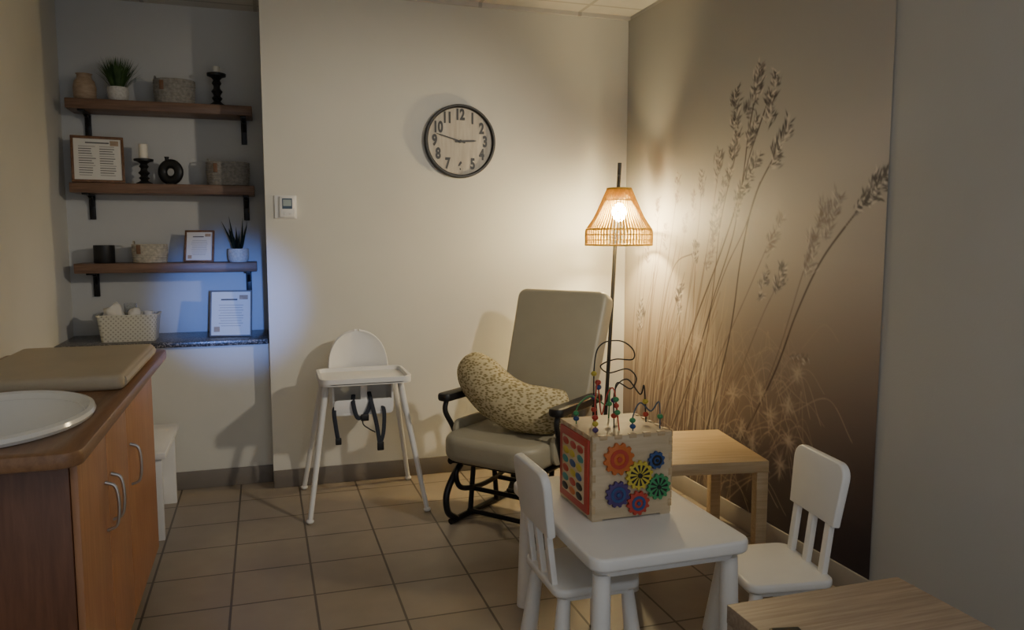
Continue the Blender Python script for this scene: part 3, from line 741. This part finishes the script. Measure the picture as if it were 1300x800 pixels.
def gear(x, z, r, n, mo_, mi_, name='gear', rays=0):
    pts = []
    for i in range(n):
        for f, rad in ((0, .84), (.22, 1), (.5, 1), (.72, .84)):
            a = 2*math.pi*(i+f)/n; pts.append((r*rad*math.cos(a), r*rad*math.sin(a)))
    M = T(x, -q/2, z) @ RX90
    k = B(); k.prism(pts, .003, .014, M=M, bev=.001, mi=0)
    if rays:
        for i in range(rays):
            a0 = 2*math.pi*i/rays; a1 = a0+math.pi/rays
            k.prism([(r*.15*math.cos(a0), r*.15*math.sin(a0)), (r*.72*math.cos(a0), r*.72*math.sin(a0)), (r*.72*math.cos(a1), r*.72*math.sin(a1))], .0142, .0152, M=M, mi=1)
    else:
        k.lathe([(r*.60, .014), (r*.60, .016), (r*.38, .016), (r*.38, .014)], 28, mi=1, M=M, closed=True)
    k.lathe([(0, 0), (r*.16, 0), (r*.16, .019), (0, .020)], 16, mi=1, M=M)
    k.obj(name, [mo_, mi_], cu)
gear(-.054, .205, .054, 12, M_ORANGE, M_RED)
gear(.020, .145, .049, 14, M_YEL, M_BLACK, rays=12)
gear(.081, .190, .030, 9, M_BLUE, M_BLACK)
gear(.090, .100, .044, 12, M_GRN, M_BLACK, rays=10)
gear(-.056, .088, .044, 12, M_PURP, M_BLUE)
gear(.017, .052, .041, 12, M_RED, M_BLUE)
# picture board on the side
k = B(); Ms = T(-q/2, 0, 0)
k.box((-.004, 0, q/2), (.008, q*.86, q*.86), .001, 0, Ms)
k.box((-.009, 0, q/2), (.003, q*.66, q*.68), .001, 1, Ms)
cols = [2, 3, 3, 4, 5, 6, 0, 0]
for r_ in range(6):
    for c_ in range(3):
        k.ball((-.0105, -.06+c_*.06+random.uniform(-.008, .008), .062+r_*.032), (.003, .028, .013), random.choice(cols), Ms, 10)
k.obj('picture_board', [M_RED, M_PLY, M_YEL, M_BLACK, M_TEAL, M_ORANGE, M_BLUE], cu, 'red bordered board with coloured fish shapes')
# bead maze
zt = q-.005
w1 = [(-.11, -.09, zt), (-.112, -.09, zt+.10), (-.10, -.08, zt+.17), (-.085, -.06, zt+.12), (-.07, -.05, zt+.05), (-.05, -.05, zt+.12), (-.03, -.06, zt+.13), (-.02, -.08, zt)]
w2 = [(-.05, .06, zt), (-.05, .06, zt+.20), (-.03, .05, zt+.27), (.04, .05, zt+.28), (.085, .04, zt+.25), (.07, .01, zt+.22), (0, 0, zt+.225), (-.04, .03, zt+.20), (.0, .05, zt+.17), (.07, .05, zt+.18), (.095, .03, zt+.15), (.06, .0, zt+.12), (.02, .02, zt+.14), (.03, .06, zt+.09), (.05, .08, zt)]
w3 = [(.02, -.10, zt), (.02, -.10, zt+.05), (.05, -.09, zt+.09), (.09, -.09, zt+.06), (.115, -.10, zt+.09), (.12, -.10, zt)]
w4 = [(-.02, -.04, zt), (-.01, -.02, zt+.12), (.03, -.03, zt+.16), (.07, -.05, zt+.11), (.10, -.02, zt+.13), (.12, 0, zt)]
w5 = [(-.12, .05, zt), (-.12, .04, zt+.06), (-.08, .02, zt+.10), (-.03, .0, zt+.07), (.0, .04, zt+.12), (.02, .09, zt)]
for w, mm in ((w1, M_RED), (w2, M_BLACK), (w3, M_BLUEP), (w4, M_BLACK), (w5, M_GRN)):
    B().sweep(w, .0024, 8, smooth=10).obj('bead_wire', mm, cu)
bm_ = [M_RED, M_GRN, M_YEL, M_BLUE, M_RED, M_RED, M_GRN, M_PURP]
for w, ts in ((w1, (.02, .05, .08, .33, .38, .9, .95)), (w2, (.015, .035, .06, .97)), (w3, (.06, .14, .93)), (w4, (.06, .14, .9, .96)), (w5, (.06, .13, .93))):
    P = smooth_path(w, 10)
    for i, t_ in enumerate(ts):
        c = P[int(t_*(len(P)-1))]
        B().ball((c.x, c.y, max(c.z, zt+.010)), (.0105, .0105, .009), seg=12).obj('bead', bm_[(i*3+len(ts)) % 8], cu)

# ------------------------------------------------------------------ lights and camera
w = bpy.data.worlds.new('world'); bpy.context.scene.world = w; w.use_nodes = True
w.node_tree.nodes['Background'].inputs[0].default_value = (.82, .90, 1.0, 1)
w.node_tree.nodes['Background'].inputs[1].default_value = .66
def area(name, loc, target, size, power, col, sy=None):
    l = bpy.data.lights.new(name, 'AREA'); l.energy = power; l.size = size; l.color = col
    if sy: l.shape = 'RECTANGLE'; l.size_y = sy
    o = bpy.data.objects.new(name, l); COL.objects.link(o); o.location = loc
    o.rotation_euler = (Vector(target)-Vector(loc)).to_track_quat('-Z', 'Y').to_euler(); return o
def spot(name, loc, target, power, col, ang, blend, soft):
    l = bpy.data.lights.new(name, 'SPOT'); l.energy = power; l.color = col; l.spot_size = R(ang); l.spot_blend = blend; l.shadow_soft_size = soft
    o = bpy.data.objects.new(name, l); COL.objects.link(o); o.location = loc
    o.rotation_euler = (Vector(target)-Vector(loc)).to_track_quat('-Z', 'Y').to_euler(); return o
area('fill_light', (.7, .3, 2.65), (.7, 1.0, 0), 1.2, 12, (1, .93, .83))  # added soft fill out of view under the ceiling, not a real fixture
spot('wall_lamp', (2.04, 1.45, 2.12), (.75, 4.4, 1.0), 105, (1, .89, .71), 62, .7, .05)
spot('daylight', (.30, -.95, 1.5), (-.19, 4.9, 1.0), 1150, (.15, .32, 1), 9.5, 1.0, .06)

cd = bpy.data.cameras.new('camera'); cam = bpy.data.objects.new('camera', cd); COL.objects.link(cam)
cam.location = (0, 0, 1.40); cam.rotation_euler = (R(90-5.77), 0, R(-17.67))
cd.sensor_width = 36; cd.lens = 990/1300*36; cd.clip_start = .05
bpy.context.scene.camera = cam
